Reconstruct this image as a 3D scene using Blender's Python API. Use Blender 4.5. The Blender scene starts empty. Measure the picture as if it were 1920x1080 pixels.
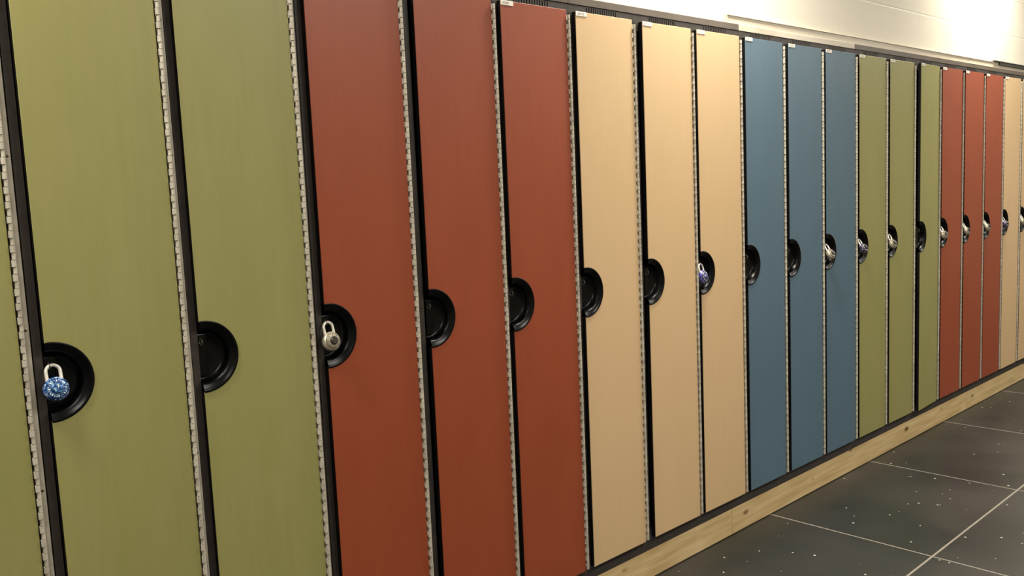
import bpy, bmesh, math, random
from mathutils import Matrix, Vector
random.seed(7)
S = bpy.context.scene
COL = S.collection

# ------------------------------------------------------------ camera
cam_d = bpy.data.cameras.new('camera')
cam_d.sensor_width = 36
cam_d.lens = 1676.94 / 1920 * 36
cam_d.clip_start = 0.02
cam = bpy.data.objects.new('camera', cam_d)
COL.objects.link(cam)
S.camera = cam
_fw = Vector((0.68236656, 0.7223775, -0.11201177)).normalized()
_rt = Vector((0.72288524, -0.68959569, -0.0435284)).normalized()
_up = _rt.cross(_fw).normalized()
_rt = _fw.cross(_up)
M = Matrix((_rt, _up, -_fw)).transposed().to_4x4()
M.translation = Vector((0, -1.8152, 1.3510))
cam.matrix_world = M

# ------------------------------------------------------------ world, lights, exposure
w = bpy.data.worlds.new('world')
S.world = w
w.use_nodes = True
w.node_tree.nodes['Background'].inputs[0].default_value = (0.9, 0.88, 0.82, 1)
w.node_tree.nodes['Background'].inputs[1].default_value = 0.02


def area(name, loc, sx, sy, power, color=(1, 0.93, 0.80), spread=180, rot=(0, 0, 0)):
    d = bpy.data.lights.new(name, 'AREA')
    d.shape = 'RECTANGLE'
    d.size, d.size_y = sx, sy
    d.energy = power
    d.color = color
    d.spread = math.radians(spread)
    o = bpy.data.objects.new(name, d)
    o.location = loc
    o.rotation_euler = rot
    COL.objects.link(o)
    return o


# wall-washing lamps close to the locker wall, about every 2.8 m
WASH = [(-0.05, 25), (2.68, 28), (5.36, 22), (8.1, 24)]
for x, p in WASH:
    area('wall_washer', (x, -0.20, 2.74), 0.62, 0.16, p, spread=150)
# unseen area lights under the ceiling, added for general ambient fill
for x in (-0.6, 2.4, 5.4, 8.4):
    area('corridor_fill_light', (x, -2.1, 2.74), 1.2, 0.6, 36, color=(1, 0.95, 0.86))

S.view_settings.view_transform = 'Standard'
S.view_settings.look = 'None'
S.view_settings.exposure = 0.55
S.view_settings.gamma = 1
S.view_settings.use_curve_mapping = False


# ------------------------------------------------------------ materials
def srgb(r, g, b):
    f = lambda c: (c / 255 / 12.92) if c / 255 <= 0.04045 else ((c / 255 + 0.055) / 1.055) ** 2.4
    return (f(r), f(g), f(b), 1)


def mat(name, col, rough=0.5, metal=0.0, spec=0.5, coat=0.0):
    m = bpy.data.materials.new(name)
    m.use_nodes = True
    b = m.node_tree.nodes['Principled BSDF']
    b.inputs['Base Color'].default_value = col
    b.inputs['Roughness'].default_value = rough
    b.inputs['Metallic'].default_value = metal
    b.inputs['Specular IOR Level'].default_value = spec
    b.inputs['Coat Weight'].default_value = coat
    return m


def nodes(m):
    nt = m.node_tree
    return nt, nt.nodes['Principled BSDF'], (lambda t: nt.nodes.new(t)), nt.links.new


def noise_mix(m, c1, c2, scale, vscale=(1, 1, 1), detail=3, lo=0.35, hi=0.65, bump=0.0, coord='Object', bdist=0.001):
    nt, b, N, L = nodes(m)
    tc = N('ShaderNodeTexCoord'); mp = N('ShaderNodeMapping'); mp.inputs['Scale'].default_value = vscale
    no = N('ShaderNodeTexNoise'); no.inputs['Scale'].default_value = scale; no.inputs['Detail'].default_value = detail
    cr = N('ShaderNodeValToRGB')
    cr.color_ramp.elements[0].position = lo; cr.color_ramp.elements[0].color = c1
    cr.color_ramp.elements[1].position = hi; cr.color_ramp.elements[1].color = c2
    L(tc.outputs[coord], mp.inputs[0]); L(mp.outputs[0], no.inputs['Vector'])
    L(no.outputs[0], cr.inputs[0]); L(cr.outputs[0], b.inputs['Base Color'])
    if bump:
        bp = N('ShaderNodeBump'); bp.inputs['Strength'].default_value = bump; bp.inputs['Distance'].default_value = bdist
        L(no.outputs[0], bp.inputs['Height']); L(bp.outputs[0], b.inputs['Normal'])
    return m


def laminate(name, c1, c2, rough=0.42, spec=0.5):
    """door laminate with a faint upright grain; differs a little from door to door"""
    m = mat(name, c1, rough, spec=spec)
    nt, b, N, L = nodes(m)
    tc = N('ShaderNodeTexCoord'); oi = N('ShaderNodeObjectInfo')
    cx = N('ShaderNodeCombineXYZ'); mu = N('ShaderNodeMath'); mu.operation = 'MULTIPLY'; mu.inputs[1].default_value = 37
    L(oi.outputs['Random'], mu.inputs[0]); L(mu.outputs[0], cx.inputs[0])
    ad = N('ShaderNodeVectorMath'); ad.operation = 'ADD'
    L(tc.outputs['Object'], ad.inputs[0]); L(cx.outputs[0], ad.inputs[1])
    mp = N('ShaderNodeMapping'); mp.inputs['Scale'].default_value = (1, 1, 0.09); L(ad.outputs[0], mp.inputs[0])
    n1 = N('ShaderNodeTexNoise'); n1.inputs['Scale'].default_value = 60; n1.inputs['Detail'].default_value = 4
    L(mp.outputs[0], n1.inputs['Vector'])
    mp2 = N('ShaderNodeMapping'); mp2.inputs['Scale'].default_value = (1, 1, 0.3); L(ad.outputs[0], mp2.inputs[0])
    n2 = N('ShaderNodeTexNoise'); n2.inputs['Scale'].default_value = 9; n2.inputs['Detail'].default_value = 2
    L(mp2.outputs[0], n2.inputs['Vector'])
    mx = N('ShaderNodeMath'); mx.operation = 'ADD'; L(n1.outputs[0], mx.inputs[0]); L(n2.outputs[0], mx.inputs[1])
    cr = N('ShaderNodeValToRGB')
    cr.color_ramp.elements[0].position = 0.30; cr.color_ramp.elements[0].color = c1
    cr.color_ramp.elements[1].position = 0.70; cr.color_ramp.elements[1].color = c2
    hf = N('ShaderNodeMath'); hf.operation = 'MULTIPLY'; hf.inputs[1].default_value = 0.5
    L(mx.outputs[0], hf.inputs[0]); L(hf.outputs[0], cr.inputs[0]); L(cr.outputs[0], b.inputs['Base Color'])
    return m


M_GREEN = laminate('green_laminate', srgb(143, 142, 84), srgb(153, 148, 94))
M_RED = laminate('red_laminate', srgb(145, 66, 39), srgb(152, 73, 43))
M_TAN = laminate('tan_laminate', srgb(208, 178, 134), srgb(213, 181, 140))
M_BLUE = laminate('blue_laminate', srgb(80, 106, 122), srgb(86, 112, 130))
M_CORE = mat('black_door_core', srgb(12, 11, 12), 0.55, spec=0.25)
M_FRAME = noise_mix(mat('dark_brown_frame_paint', srgb(66, 58, 52), 0.5, spec=0.4), srgb(53, 48, 45), srgb(62, 56, 52), 40)
M_INSIDE = mat('locker_interior_black', srgb(14, 12, 11), 0.8, spec=0.1)
M_CUP = mat('black_glossy_plastic', srgb(5, 5, 6), 0.27, spec=0.22)
M_STEEL = noise_mix(mat('brushed_zinc_steel', srgb(190, 182, 165), 0.4, metal=0.15), srgb(206, 200, 184), srgb(180, 173, 158), 70, (1, 1, .4))
M_SCREW = mat('screw_head_steel', srgb(150, 144, 128), 0.3, metal=0.9)
M_PLABEL = mat('white_label_plastic', srgb(240, 236, 226), 0.5)
M_INK = mat('grey_printed_ink', srgb(140, 132, 122), 0.7)
M_FASC = noise_mix(mat('brown_fascia_paint', srgb(94, 84, 74), 0.4), srgb(88, 79, 69), srgb(98, 88, 78), 12)
M_FASC_REFLECT = noise_mix(mat('fascia_painted_reflection', srgb(186, 176, 156), 0.35), srgb(176, 166, 148), srgb(214, 206, 188), 3, (1, 1, 1))  # reflection on the brown fascia, put into the base colour as beige
M_TRIM = mat('cream_trim_paint', srgb(196, 186, 166), 0.35)
M_DKTRIM = mat('dark_bronze_trim', srgb(52, 52, 46), 0.4)
M_CHROME = mat('padlock_steel', srgb(238, 234, 222), 0.28, metal=0.4)
M_GREYDIAL = mat('padlock_grey_dial', srgb(150, 142, 124), 0.4, metal=0.4)
M_LOCKSTEEL = mat('padlock_brushed_case', srgb(196, 188, 168), 0.35, metal=0.6)
M_BLACKDIAL = mat('padlock_black_dial', srgb(40, 35, 28), 0.35)
M_WHITE = mat('dial_white_marks', srgb(235, 232, 220), 0.5)
M_EYE = mat('padlock_eye_steel', srgb(120, 116, 108), 0.3, metal=0.8)


def patchy(name, a, b_, c, scale):
    m = mat(name, a, 0.25, metal=0.35)
    nt, b, N, L = nodes(m)
    tc = N('ShaderNodeTexCoord'); n = N('ShaderNodeTexNoise'); n.inputs['Scale'].default_value = scale; n.inputs['Detail'].default_value = 2
    n.inputs['Distortion'].default_value = 1.2
    cr = N('ShaderNodeValToRGB'); e = cr.color_ramp.elements
    e[0].position = 0.40; e[0].color = a; e[1].position = 0.64; e[1].color = c
    k = e.new(0.52); k.color = b_
    L(tc.outputs['Object'], n.inputs['Vector']); L(n.outputs[0], cr.inputs[0]); L(cr.outputs[0], b.inputs['Base Color'])
    return m


M_BLUELOCK = patchy('blue_patterned_lock', srgb(22, 52, 110), srgb(44, 92, 160), srgb(190, 214, 240), 150)
M_BLUEDIAL = patchy('blue_lock_dial', srgb(20, 50, 100), srgb(46, 92, 150), srgb(150, 190, 225), 190)
M_VIOLET = patchy('violet_lock', srgb(66, 60, 140), srgb(110, 104, 184), srgb(196, 196, 235), 120)
M_VIODIAL = patchy('violet_lock_dial', srgb(24, 24, 70), srgb(56, 56, 120), srgb(150, 158, 190), 160)
M_PURPLE = patchy('dark_purple_lock', srgb(52, 44, 66), srgb(74, 64, 90), srgb(150, 140, 165), 100)

# pine
M_PINE = mat('knotty_pine', srgb(205, 175, 120), 0.6, spec=0.3)
nt, b, N, L = nodes(M_PINE)
tc = N('ShaderNodeTexCoord'); mp = N('ShaderNodeMapping'); mp.inputs['Scale'].default_value = (0.7, 3, 9)
n = N('ShaderNodeTexNoise'); n.inputs['Scale'].default_value = 5; n.inputs['Detail'].default_value = 6
cr = N('ShaderNodeValToRGB'); cr.color_ramp.elements[0].position = .3; cr.color_ramp.elements[0].color = srgb(196, 166, 114)
cr.color_ramp.elements[1].position = .7; cr.color_ramp.elements[1].color = srgb(228, 204, 156)
L(tc.outputs['Object'], mp.inputs[0]); L(mp.outputs[0], n.inputs['Vector']); L(n.outputs[0], cr.inputs[0])
mp2 = N('ShaderNodeMapping'); mp2.inputs['Scale'].default_value = (6.5, 0, 14)
v = N('ShaderNodeTexVoronoi'); v.inputs['Scale'].default_value = 1.0; v.inputs['Randomness'].default_value = 1
L(tc.outputs['Object'], mp2.inputs[0]); L(mp2.outputs[0], v.inputs['Vector'])
kr = N('ShaderNodeValToRGB'); kr.color_ramp.elements[0].position = .10; kr.color_ramp.elements[0].color = (1, 1, 1, 1)
kr.color_ramp.elements[1].position = .20; kr.color_ramp.elements[1].color = (0, 0, 0, 1)
L(v.outputs['Distance'], kr.inputs[0])
mx = N('ShaderNodeMix'); mx.data_type = 'RGBA'
L(kr.outputs[0], mx.inputs['Factor']); L(cr.outputs[0], mx.inputs[6]); mx.inputs[7].default_value = srgb(120, 86, 46)
L(mx.outputs[2], b.inputs['Base Color'])

# painted block wall
M_WALL = mat('cream_painted_block', srgb(226, 220, 204), 0.5)
nt, b, N, L = nodes(M_WALL)
tc = N('ShaderNodeTexCoord'); sp = N('ShaderNodeSeparateXYZ'); cb = N('ShaderNodeCombineXYZ')
L(tc.outputs['Object'], sp.inputs[0]); L(sp.outputs[0], cb.inputs[0]); L(sp.outputs[2], cb.inputs[1])
mp = N('ShaderNodeMapping'); mp.inputs['Location'].default_value = (0.12, -2.105 + 0.203 * 5, 0); L(cb.outputs[0], mp.inputs[0])
br = N('ShaderNodeTexBrick'); br.inputs['Scale'].default_value = 1; br.inputs['Brick Width'].default_value = .406
br.inputs['Row Height'].default_value = .203; br.inputs['Mortar Size'].default_value = .0045; br.inputs['Mortar Smooth'].default_value = .3
L(mp.outputs[0], br.inputs['Vector'])
bp = N('ShaderNodeBump'); bp.inputs['Strength'].default_value = 0.5; bp.inputs['Distance'].default_value = .002; bp.invert = True
L(br.outputs['Fac'], bp.inputs['Height']); L(bp.outputs[0], b.inputs['Normal'])
M_CEIL = mat('white_ceiling', srgb(205, 202, 192), 0.9)
M_OPP = noise_mix(mat('grey_wall_paint', srgb(150, 142, 128), 0.8), srgb(146, 138, 124), srgb(156, 148, 134), 3)

# floor: large dark tiles, pale joints, pale chips
M_FLOOR = mat('dark_terrazzo_tile', srgb(60, 60, 56), 0.33, spec=0.32)
nt, b, N, L = nodes(M_FLOOR)
tc = N('ShaderNodeTexCoord'); sp = N('ShaderNodeSeparateXYZ'); L(tc.outputs['Object'], sp.inputs[0])


def math_(op, a, b_=None):
    n_ = N('ShaderNodeMath'); n_.operation = op
    for k, q in enumerate((a, b_)):
        if q is None: continue
        if isinstance(q, (int, float)): n_.inputs[k].default_value = q
        else: L(q, n_.inputs[k])
    return n_.outputs[0]


def joint(coord, off, pitch, half):
    t = math_('SUBTRACT', coord, off - pitch / 2)
    t = math_('FLOORED_MODULO', t, pitch)
    t = math_('ABSOLUTE', math_('SUBTRACT', t, pitch / 2))
    return math_('LESS_THAN', t, half)


jx = joint(sp.outputs[0], 3.992, 0.886, 0.0032)
jy = joint(sp.outputs[1], -0.6131, 0.886, 0.0038)
jj = math_('MAXIMUM', jx, jy)
n1 = N('ShaderNodeTexNoise'); n1.inputs['Scale'].default_value = 2.3; n1.inputs['Detail'].default_value = 4
L(tc.outputs['Object'], n1.inputs['Vector'])
cr = N('ShaderNodeValToRGB'); cr.color_ramp.elements[0].position = .36; cr.color_ramp.elements[0].color = srgb(28, 32, 30)
cr.color_ramp.elements[1].position = .66; cr.color_ramp.elements[1].color = srgb(46, 44, 41)
L(n1.outputs[0], cr.inputs[0])
n2 = N('ShaderNodeTexNoise'); n2.inputs['Scale'].default_value = 120; n2.inputs['Detail'].default_value = 3
L(tc.outputs['Object'], n2.inputs['Vector'])
m1 = N('ShaderNodeMix'); m1.data_type = 'RGBA'; m1.blend_type = 'MULTIPLY'; m1.inputs['Factor'].default_value = .45
g = N('ShaderNodeValToRGB'); g.color_ramp.elements[0].position = .3; g.color_ramp.elements[0].color = (.55, .55, .55, 1)
g.color_ramp.elements[1].position = .7; g.color_ramp.elements[1].color = (1.35, 1.35, 1.35, 1)
L(n2.outputs[0], g.inputs[0]); L(cr.outputs[0], m1.inputs[6]); L(g.outputs[0], m1.inputs[7])
vo = N('ShaderNodeTexVoronoi'); vo.inputs['Scale'].default_value = 30; L(tc.outputs['Object'], vo.inputs['Vector'])
vs = N('ShaderNodeSeparateColor'); L(vo.outputs['Color'], vs.inputs[0])
chip = math_('MULTIPLY', math_('LESS_THAN', vo.outputs['Distance'], math_('MULTIPLY', vs.outputs[1], .14)), math_('GREATER_THAN', vs.outputs[0], .5))
m2 = N('ShaderNodeMix'); m2.data_type = 'RGBA'; L(chip, m2.inputs['Factor']); L(m1.outputs[2], m2.inputs[6])
m2.inputs[7].default_value = srgb(186, 182, 170)
m3 = N('ShaderNodeMix'); m3.data_type = 'RGBA'; L(jj, m3.inputs['Factor']); L(m2.outputs[2], m3.inputs[6])
m3.inputs[7].default_value = srgb(138, 132, 122)
L(m3.outputs[2], b.inputs['Base Color'])
rr = N('ShaderNodeMapRange'); rr.inputs[3].default_value = .26; rr.inputs[4].default_value = .5
L(n1.outputs[0], rr.inputs[0]); L(rr.outputs[0], b.inputs['Roughness'])


# ------------------------------------------------------------ mesh helpers
class MB:
    def __init__(self):
        self.v, self.f, self.m, self.mats = [], [], [], []

    def mi(self, m):
        if m not in self.mats: self.mats.append(m)
        return self.mats.index(m)

    def add(self, vs, fs, m):
        o = len(self.v); self.v += [tuple(p) for p in vs]
        k = self.mi(m)
        for f in fs:
            self.f.append([o + i for i in f]); self.m.append(k)

    def box(self, x0, x1, y0, y1, z0, z1, m):
        vs = [(x, y, z) for z in (z0, z1) for y in (y0, y1) for x in (x0, x1)]
        self.add(vs, [(0, 2, 3, 1), (4, 5, 7, 6), (0, 1, 5, 4), (2, 6, 7, 3), (0, 4, 6, 2), (1, 3, 7, 5)], m)

    def tube(self, pts, r, m, n=10, closed=False, cap=True):
        pts = [Vector(p) for p in pts]; K = len(pts); rings = []
        for i, p in enumerate(pts):
            a = pts[(i - 1) % K] if (closed or i > 0) else p
            c = pts[(i + 1) % K] if (closed or i < K - 1) else p
            t = (c - a).normalized()
            ref = Vector((0, 1, 0)) if abs(t.y) < .9 else Vector((1, 0, 0))
            u = t.cross(ref).normalized(); w_ = t.cross(u)
            rr_ = r[i] if isinstance(r, (list, tuple)) else r
            rings.append([p + (u * math.cos(q) + w_ * math.sin(q)) * rr_ for q in [2 * math.pi * j / n for j in range(n)]])
        vs = [q for R in rings for q in R]; fs = []
        for i in range(K if closed else K - 1):
            A, B = i * n, ((i + 1) % K) * n
            fs += [(A + j, A + (j + 1) % n, B + (j + 1) % n, B + j) for j in range(n)]
        if cap and not closed:
            fs += [tuple(range(n)), tuple(range((K - 1) * n, K * n))[::-1]]
        self.add(vs, fs, m)

    def lathe_y(self, prof, m, n=32, cx=0, cz=0, squeeze=None):
        """profile of (radius, y) turned about the Y axis"""
        vs = []; fs = []
        for r, y in prof:
            for j in range(n):
                q = 2 * math.pi * j / n
                rr_ = r * (squeeze(j, r) if squeeze else 1)
                vs.append((cx + rr_ * math.cos(q), y, cz + rr_ * math.sin(q)))
        for i in range(len(prof) - 1):
            fs += [(i * n + j, i * n + (j + 1) % n, (i + 1) * n + (j + 1) % n, (i + 1) * n + j) for j in range(n)]
        fs += [tuple(range(n)), tuple(range((len(prof) - 1) * n, len(prof) * n))]
        self.add(vs, fs, m)

    def prism(self, outline, y0, y1, m):
        """outline of (x, z) extruded from y0 to y1"""
        n = len(outline)
        vs = [(x, y0, z) for x, z in outline] + [(x, y1, z) for x, z in outline]
        fs = [tuple(range(n)), tuple(range(n, 2 * n))[::-1]] + [(i, i + n, (i + 1) % n + n, (i + 1) % n) for i in range(n)]
        self.add(vs, fs, m)

    def build(self, name, parent=None, loc=(0, 0, 0), smooth=None, bevel=None, seg=2):
        me = bpy.data.meshes.new(name)
        me.from_pydata(self.v, [], self.f)
        for m in self.mats: me.materials.append(m)
        for p, k in zip(me.polygons, self.m): p.material_index = k
        bm = bmesh.new(); bm.from_mesh(me); bmesh.ops.recalc_face_normals(bm, faces=bm.faces)
        if smooth is not None:
            for f in bm.faces: f.smooth = True
            for e in bm.edges:
                if len(e.link_faces) == 2 and e.calc_face_angle(0) > math.radians(smooth): e.smooth = False
        bm.to_mesh(me); bm.free()
        o = bpy.data.objects.new(name, me)
        COL.objects.link(o); o.location = loc
        if parent: o.parent = parent
        if bevel:
            b_ = o.modifiers.new('bevel', 'BEVEL'); b_.width = bevel; b_.segments = seg
            b_.limit_method = 'ANGLE'; b_.angle_limit = math.radians(40)
        return o


def tag(o, label=None, cat=None, group=None, kind=None):
    if label: o['label'] = label
    if cat: o['category'] = cat
    if group: o['group'] = group
    if kind: o['kind'] = kind
    return o


def empty(name, loc, rot=(0, 0, 0)):
    o = bpy.data.objects.new(name, None)
    o.empty_display_size = .1
    COL.objects.link(o); o.location = loc; o.rotation_euler = rot
    return o


def struct(name, mb, **k):
    return tag(mb.build(name, **k), kind='structure')


# ------------------------------------------------------------ room
P = 0.305                       # locker pitch
X0 = 0.19432                    # left edge of door 0
ZB, ZT, ZC = 0.1486, 1.857, 1.0215
W = 0.263                       # door width
RW = 0.103                      # top of the wooden kick boards
XE0, XE1 = X0 - 0.0165, X0 + 20 * P - 0.0165
DX = {0: 0, 1: 1.0, 2: -2.4, 3: -1.0, 4: 5.6, 5: -2.0, 6: -3.7, 7: 6.1, 8: -1.2, 9: -1.9, 10: 1.0, 11: -3.6, 12: -4.9, 13: -1.5, 14: 0, 15: -1.0, 16: 1.0, 17: -0.7, 18: -2.3, 19: 1.0}

m = MB(); m.box(-3, 10, -3.4, 0.6, -0.1, 0, M_FLOOR); struct('floor', m)
m = MB(); m.box(-3, 10, -3.4, 0.6, 2.78, 2.9, M_CEIL); struct('ceiling', m)
m = MB()
m.box(-3, 10, 0.036, 0.6, 1.885, 2.78, M_WALL)              # bulkhead over the lockers
m.box(-3, XE0 - 0.004, 0.036, 0.6, 0, 1.885, M_WALL)        # jambs of the recess
m.box(XE1 + 0.004, 10, 0.036, 0.6, 0, 1.885, M_WALL)
m.box(XE0 - 0.004, XE1 + 0.004, 0.5, 0.6, 0, 1.885, M_WALL)
struct('wall_back', m)
m = MB(); m.box(-3, 10, -3.5, -3.4, 0, 2.78, M_OPP); struct('wall_front', m)
m = MB(); m.box(-3.1, -3, -3.4, 0.6, 0, 2.78, M_OPP); struct('wall_left', m)
m = MB(); m.box(10, 10.1, -3.4, 0.6, 0, 2.78, M_OPP); struct('wall_right', m)

# light trim above the locker fascia, with thin raised lips
m = MB()
m.box(2.86, XE1 + .6, 0.024, 0.036, 1.9045, 1.9335, M_TRIM)
m.box(2.86, XE1 + .6, 0.0205, 0.036, 1.9315, 1.9345, M_TRIM)
m.box(2.86, XE1 + .6, 0.0195, 0.036, 1.9035, 1.9065, M_TRIM)
struct('trim_1', m, bevel=0.0006)
m = MB()
m.box(5.545, XE1 + .6, 0.012, 0.036, 1.9365, 1.9425, M_DKTRIM)
m.box(5.63, XE1 + .6, 0.0145, 0.036, 1.922, 1.9362, M_DKTRIM)
struct('trim_2', m, bevel=0.0008)

# wooden kick boards
BO = [(XE0, 2.8285, 'pine kick board under the near lockers, running off the bottom of the picture'),
      (2.8305, 5.190, 'knotty pine kick board under the blue lockers, butted at both ends'),
      (5.192, XE1, 'pine kick board under the farthest red and tan lockers')]
for a, b_, lab in BO:
    m = MB(); m.box(0, b_ - a, 0, 0.038, 0.0015, RW - .0005, M_PINE)
    o = m.build('wooden_kick_board', loc=(a, 0.0185, 0), bevel=0.0015)
    tag(o, lab, 'board', 'pine kick boards under the lockers')

# ------------------------------------------------------------ locker prototype (local origin: door's front left edge, on the floor)
XL, XR = -0.0165, 0.2885        # the body's own span
FY = 0.018                      # front of the face frame


def notch(r, cx):               # outline of the door face with the round bite at its left edge
    a = math.acos(-cx / r)
    pts = [(0, ZB), (W, ZB), (W, ZT), (0, ZT)]
    n = 40
    for i in range(n + 1):
        q = a - 2 * a * i / n
        x = cx + r * math.cos(q)
        pts.append((max(x, 0.0), ZC + r * math.sin(q)))
    return [(x - W, z) for x, z in pts]       # door origin sits on the hinge side


def make_body(root):
    m = MB()
    m.box(XL + .001, 0.0, FY, 0.04, RW, 1.8795, M_FRAME)
    m.box(0.25, XR - .0012, FY, 0.04, RW, 1.8795, M_FRAME)
    m.box(0.0, 0.25, FY, 0.04, RW, 0.17, M_FRAME)
    # top rail with a row of upright vent slots
    m.box(0.0, 0.25, FY, 0.04, 1.83, 1.846, M_FRAME)
    m.box(0.0, 0.25, FY, 0.04, 1.8765, 1.8795, M_FRAME)
    x = 0.064; prev = 0.0
    for k in range(14):
        m.box(prev, x, FY, 0.04, 1.846, 1.8765, M_FRAME)
        prev = x + 0.0042; x += 0.0104
    m.box(prev, 0.25, FY, 0.04, 1.846, 1.8765, M_FRAME)
    m.box(XL + .0002, XR - .0002, FY + .0001, 0.039, RW + .0001, ZB - .004, M_FRAME)
    for a_, b_ in ((XL + .0002, 0.0), (0.25, XR - .0002)):
        m.box(a_, b_, FY + .0001, 0.039, ZT + .0005, 1.8790, M_FRAME)
    # carcass behind the face frame
    m.box(XL + .001, XL + .003, 0.04, 0.46, RW, 1.8795, M_INSIDE)
    m.box(XR - .0032, XR - .0012, 0.04, 0.46, RW, 1.8795, M_INSIDE)
    m.box(XL + .003, XR - .0032, 0.458, 0.46, RW, 1.8795, M_INSIDE)
    m.box(XL + .003, XR - .0032, 0.04, 0.458, RW, RW + .002, M_INSIDE)
    m.box(XL + .003, XR - .0032, 0.04, 0.458, 1.8775, 1.8795, M_INSIDE)
    return m.build('frame', root)


def make_door(root, face):
    m = MB()
    m.prism(notch(0.075, 0.006), 0, 0.0022, face)
    m.prism([(x + (0.0004 if x < -W + .0005 else 0), z) for x, z in notch(0.0752, 0.006)], 0.0023, 0.0162, M_CORE)
    return m.build('door', root, loc=(W, 0, 0), bevel=0.0007, seg=1)


def make_cup(par):
    m = MB()
    cx, n = 0.006, 40
    prof = [(.0748, .004), (.0748, -.0004), (.0772, -.0004), (.0772, -.0012), (.0762, -.0019), (.0738, -.0021), (.0715, -.0012),
            (.0700, .0002), (.0630, .0030), (.0600, .0042), (.0585, .0065), (.0565, .0140), (.0540, .0210), (.0490, .0245), (.030, .0250), (.012, .0250)]
    vs, fs = [], []
    for r, y in prof:
        a = math.acos(-cx / r) if r > cx else math.pi
        for i in range(n + 1):
            q = a - 2 * a * i / n
            vs.append((max(cx + r * math.cos(q), 0) - W, y, ZC + r * math.sin(q)))
    for i in range(len(prof) - 1):
        fs += [(i * (n + 1) + j, i * (n + 1) + j + 1, (i + 1) * (n + 1) + j + 1, (i + 1) * (n + 1) + j) for j in range(n)]
    k = (len(prof) - 1) * (n + 1)
    fs.append(tuple(range(k, k + n + 1)))
    m.add(vs, fs, M_CUP)
    o = m.build('handle_cup', par, smooth=50)
    m = MB()                                        # raised latch plate in the cup's left half
    m.box(0.0006 - W, 0.0225 - W, 0.0190, 0.0245, ZC - .046, ZC + .047, M_CUP)
    m.build('latch_plate', par, bevel=0.002)
    m = MB()
    pts = [(0.007 - W, 0.0135 + 0.0068 * math.cos(q), 1.0515 + 0.0068 * math.sin(q)) for q in [2 * math.pi * i / 20 for i in range(20)]]
    m.tube(pts, 0.0012, M_EYE, 8, closed=True)
    m.build('padlock_eye', par, smooth=60)
    return o


def make_hinge(root):
    """piano hinge: barrel of short knuckles along the door's right edge and the leaf screwed to the frame"""
    m = MB()
    z, top, k, h = ZB + 0.006, ZT - 0.010, 0, 0.0133
    bx, by = W + 0.0054, -0.0032
    while z + h <= top:
        r = 0.0045 if k % 2 == 0 else 0.0037
        bx = W + (0.0054 if k % 2 == 0 else 0.0063)
        n = 12; vs = []
        for zz in (z + .0005, z + h - .0005):
            vs += [(bx + r * math.cos(2 * math.pi * j / n), by + r * math.sin(2 * math.pi * j / n), zz) for j in range(n)]
        m.add(vs, [tuple(range(n)), tuple(range(n, 2 * n))] + [(j, (j + 1) % n, (j + 1) % n + n, j + n) for j in range(n)], M_STEEL)
        if k % 2 == 0:
            m.box(W + 0.0006, bx, by - 0.0030, by - 0.0012, z + .0005, z + h - .0005, M_STEEL)
        else:
            m.box(bx + .0008, bx + 0.0037, by, 0.0165, z + .0005, z + h - .0005, M_STEEL)
        z += h; k += 1
    bx = W + 0.0062
    m.tube([(bx, by, ZB + .006), (bx, by, top)], 0.0022, M_CORE, 8)
    m.box(W + 0.0090, 0.2860, 0.0155, 0.0178, ZB + 0.006, top, M_STEEL)
    o = m.build('hinge', root, smooth=40)
    m2 = MB()
    return o


def make_screw(par, z):
    m = MB()
    m.lathe_y([(0.0034, 0.0154), (0.0031, 0.0147), (0.0018, 0.0140)], M_SCREW, 12, cx=0.2805, cz=z)
    m.lathe_y([(0.0014, 0.0141), (0.0012, 0.0138)], M_CORE, 6, cx=0.2805, cz=z)
    return m.build('screw', par, smooth=30)


def make_label(par, text):
    m = MB()
    m.box(0.0006 - W, 0.048 - W, -0.0014, -0.0001, ZT - 0.0125, ZT + 0.0006, M_PLABEL)
    o = m.build('number_label', par, bevel=0.0004, seg=1)
    if text:
        c = bpy.data.curves.new('print', 'FONT'); c.body = text; c.size = 0.0092; c.extrude = 0.0001; c.resolution_u = 2
        t = bpy.data.objects.new('print', c); COL.objects.link(t)
        dg = bpy.context.evaluated_depsgraph_get()
        me = bpy.data.meshes.new_from_object(t.evaluated_get(dg))
        bpy.data.objects.remove(t); bpy.data.curves.remove(c)
        me.materials.clear(); me.materials.append(M_INK)
        me.transform(Matrix.Translation((0.0075 - W, -0.00155, ZT - 0.0092)) @ Matrix.Rotation(math.pi / 2, 4, 'X'))
        p = bpy.data.objects.new('printed_number', me); COL.objects.link(p); p.parent = o
    else:                                           # small illegible grey print
        m = MB(); x = 0.0075
        rnd = random.Random(3)
        for k in range(5):
            z0 = ZT - 0.0092
            m.box(x - W, x + .0010 - W, -0.0016, -0.0013, z0, z0 + .0062, M_INK)
            m.box(x + .0032 - W, x + .0042 - W, -0.0016, -0.0013, z0 + rnd.choice((0, .003)), z0 + .0062, M_INK)
            m.box(x + .001 - W, x + .0032 - W, -0.0016, -0.0013, z0 + .0052, z0 + .0062, M_INK)
            if rnd.random() < .6: m.box(x + .001 - W, x + .0032 - W, -0.0016, -0.0013, z0, z0 + .001, M_INK)
            x += .0062
        m.build('printed_number', o)
    return o


root0 = empty('locker', (X0, 0, 0))
body0 = make_body(root0)
hinge0 = make_hinge(root0)
tag(hinge0, 'grey steel piano hinge')
# screws belong to the hinge (sub-parts)
for z in (0.30, 0.52, 0.815, 1.125, 1.448, 1.72):
    make_screw(hinge0, z)
door0 = make_door(root0, M_GREEN)
cup0 = make_cup(door0)
label_plain = make_label(door0, None)

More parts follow.
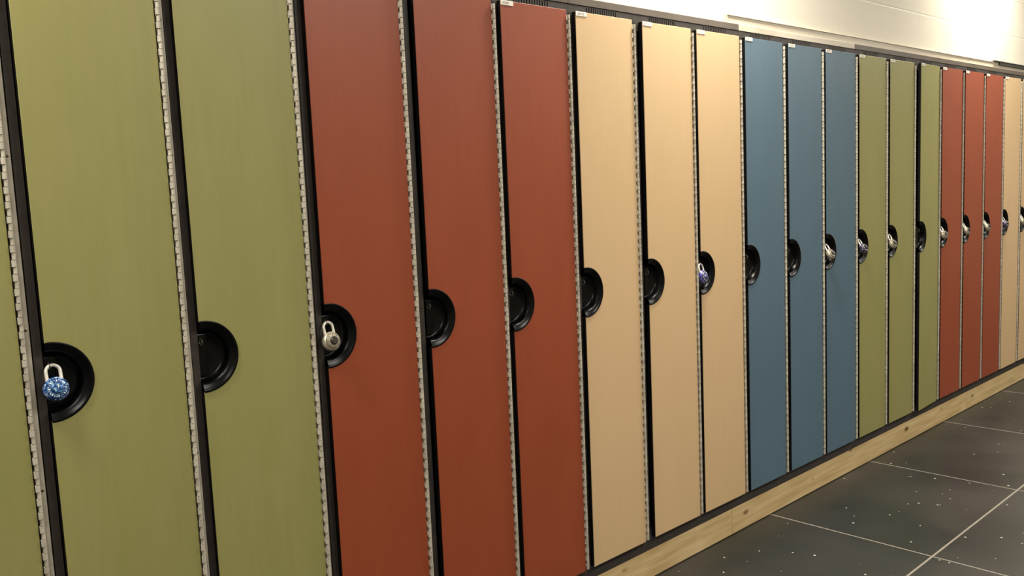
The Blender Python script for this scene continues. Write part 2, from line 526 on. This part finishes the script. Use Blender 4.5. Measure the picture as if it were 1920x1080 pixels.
FACE = [M_GREEN, M_RED, M_TAN, M_BLUE, M_GREEN, M_RED, M_TAN]
LOCKLAB = {
    0: 'green locker cut off by the left edge of the picture',
    1: 'nearest full green locker, bright blue combination lock in its cup',
    2: 'near green locker beside the first red locker, its latch cup empty',
    3: 'nearest red locker, silver combination lock with dark dial in its cup',
    4: 'middle one of the three near red lockers, empty latch cup',
    5: 'near red locker beside the first tan locker, white number label at top left',
    6: 'first tan locker, standing right of the near red lockers, cup empty',
    7: 'middle one of the three near tan lockers, empty black cup',
    8: 'tan locker beside the first blue locker, violet padlock in its cup',
    9: 'first blue locker, right of the tan ones, empty black cup',
    10: 'middle blue locker of the three, empty latch cup',
    11: 'third blue locker, beside the far green ones, holding a silver padlock',
    12: 'first far green locker, right of the blue ones, purple padlock',
    13: 'middle one of the three far green lockers, silver padlock',
    14: 'far green locker standing slightly ajar beside far red lockers, no padlock',
    15: 'first far red locker, right of the slightly open green one',
    16: 'middle one of the three far red lockers',
    17: 'last far red locker, beside the farthest tan locker',
    18: 'narrow-looking far tan locker beside the last red one, dark padlock',
    19: 'farthest tan locker, cut off by the right edge of the picture',
}


def clone(o, parent=None):
    c = o.copy(); COL.objects.link(c)
    if parent is not None: c.parent = parent
    return c


def clone_tree(o, parent=None):
    c = clone(o, parent)
    for ch in list(o.children): clone_tree(ch, c)
    return c


door_mesh = {}
lockers = []
for i in range(20):
    r = root0 if i == 0 else clone_tree(root0)
    r.location = (X0 + i * P + DX[i] / 1000 * (0 if i == 0 else 1), 0, 0)
    tag(r, LOCKLAB[i], 'locker', 'lockers in the long row')
    lockers.append(r)
for i, r in enumerate(lockers):
    f = FACE[i // 3]
    d = [c for c in r.children if c.name.split('.')[0] == 'door'][0]
    fr = [c for c in r.children if c.name.split('.')[0] == 'frame'][0]
    fr.location.x = -(r.location.x - (X0 + i * P))          # the frames butt exactly, only doors sit unevenly
    if f is not M_GREEN:
        if f.name not in door_mesh:
            me = door0.data.copy(); me.materials[0] = f; door_mesh[f.name] = me
        d.data = door_mesh[f.name]
    if i == 14: d.rotation_euler = (0, 0, math.radians(3.4))
    if i == 5:
        for c in list(d.children):
            if c.name.startswith('number_label'):
                for g in list(c.children): bpy.data.objects.remove(g)
                bpy.data.objects.remove(c)
        make_label(d, '07508')

# fascia panels over each set of three lockers
FL = ['brown metal fascia strip above the near green lockers', 'brown fascia strip above the near red lockers',
      'brown fascia strip above the near tan lockers', 'fascia strip above the blue lockers, painted pale as a reflection',
      'brown fascia strip above the far green lockers', 'brown fascia strip above the far red lockers',
      'brown fascia strip above the far tan lockers at the right edge']
for u in range(7):
    n = 3 if u < 6 else 2
    m = MB(); a = 0.0006; b_ = n * P - 0.0006
    m.box(a, b_, 0, 0.018, 1.8812, 1.9032, M_FASC_REFLECT if u == 3 else M_FASC)
    o = m.build('fascia_panel', loc=(XE0 + u * 3 * P, 0.0165, 0), bevel=0.0008)
    tag(o, FL[u], 'panel', 'fascia panels above the lockers')


# ------------------------------------------------------------ padlocks (origin: where the shackle hangs on the eye)
def make_padlock(body_m, dial_m, knob_m, mark_m):
    root = empty('padlock', (0, 0, 0))
    m = MB()
    R, T = 0.0228, 0.0078
    prof = [(0.0, T), (R - .003, T), (R - .001, T - .001), (R, T - .003), (R, -T + .003), (R - .001, -T + .001), (R - .003, -T), (0.0196, -T - .0005),
            (0.0190, -T + .001), (0.0, -T + .001)]
    prof = [(max(r, .0004), y) for r, y in prof]
    m.lathe_y(prof, body_m, 36, cz=-0.0465)
    body = m.build('lock_body', root, smooth=45)
    m = MB()
    m.lathe_y([(0.0182, -T + .0009), (0.0182, -T - .0022), (0.0174, -T - .0032), (0.0110, -T - .0044), (0.0004, -T - .0046)], dial_m, 36, cz=-0.0465)
    for k in range(24):
        q = 2 * math.pi * k / 24
        r0 = 0.0132 if k % 3 == 0 else 0.0150
        c, s = math.cos(q), math.sin(q); wd = .0008 if k % 3 == 0 else .0004
        yy0, yy1 = -T - .0043 + (r0 - .011) * .17, -T - .0033
        vs = []
        for rr_, yy in ((r0, yy0), (0.0168, yy1)):
            for sg in (-1, 1):
                for dy in (-.0004, .0006):
                    vs.append((rr_ * c - sg * wd * s, yy + dy, -0.0465 + rr_ * s + sg * wd * c))
        m.add(vs, [(0, 1, 3, 2), (4, 6, 7, 5), (0, 4, 5, 1), (2, 3, 7, 6), (0, 2, 6, 4), (1, 5, 7, 3)], mark_m)
    m.build('dial', root, smooth=40)
    m = MB()
    m.lathe_y([(0.0104, -T - .0040), (0.0101, -T - .0080), (0.0088, -T - .0098), (0.0004, -T - .0100)], knob_m, 24, cz=-0.0465,
              squeeze=lambda j, r: 1.0 if j % 2 else 0.93)
    m.box(-0.0006, 0.0006, -T - .0104, -T - .0098, -0.0465 + .001, -0.0465 + .0075, mark_m)
    m.build('knob', root, smooth=25)
    m = MB()
    pts = [(-0.0128, 0, -0.036)] + [(-0.0128, 0, -0.0245), (-0.0128, 0, -0.0175)]
    for k in range(1, 16):
        q = math.pi - math.pi * k / 16
        pts.append((0.0128 * math.cos(q), 0, -0.0130 + 0.0128 * math.sin(q)))
    pts += [(0.0128, 0, -0.0175), (0.0128, 0, -0.0245), (0.0128, 0, -0.036)]
    m.tube(pts, 0.0034, M_CHROME, 12)
    m.build('shackle', root, smooth=50)
    return root


LOCKS = [
    (1, 'blue', 'bright blue patterned combination padlock in the nearest latch cup'),
    (3, 'steel', 'silver padlock with dark dial hanging on the nearest red locker'),
    (8, 'violet', 'violet padlock hanging on the tan locker beside the first blue one'),
    (11, 'steel', 'silver padlock hanging on the blue locker'),
    (12, 'purple', 'dark purple padlock on the first far green locker'),
    (13, 'steel', 'silver padlock on the middle far green locker'),
    (15, 'steel', 'silver padlock on the first far red locker beside the green ones'),
    (16, 'steel', 'small silver padlock on the middle far red locker'),
    (17, 'steel', 'silver padlock on the last far red locker beside the tan one'),
    (18, 'purple', 'dark purplish padlock on the narrow far tan locker'),
    (19, 'steel', 'silver padlock at the very right edge of the picture'),
]
PROTO = {
    'blue': (M_BLUELOCK, M_BLUEDIAL, M_BLUEDIAL, M_WHITE),
    'steel': (M_LOCKSTEEL, M_GREYDIAL, M_BLACKDIAL, M_BLACKDIAL),
    'violet': (M_VIOLET, M_VIODIAL, M_VIODIAL, M_WHITE),
    'purple': (M_PURPLE, M_PURPLE, M_BLACKDIAL, M_WHITE),
}
protos = {}
rnd = random.Random(5)
for i, kind, lab in LOCKS:
    if kind not in protos:
        protos[kind] = make_padlock(*PROTO[kind]); r = protos[kind]
    else:
        r = clone_tree(protos[kind])
    r.location = (lockers[i].location.x + {1: 0.012, 3: 0.010}.get(i, 0.007), 0.0105, 1.0530)
    tilt = 15 if i < 9 else 27 + rnd.uniform(-2, 3)
    r.rotation_euler = (math.radians(-tilt), math.radians(rnd.uniform(-2, 2)), math.radians(rnd.uniform(-5, 6) if i > 1 else 0))
    tag(r, lab, 'padlock', 'padlocks on the lockers')
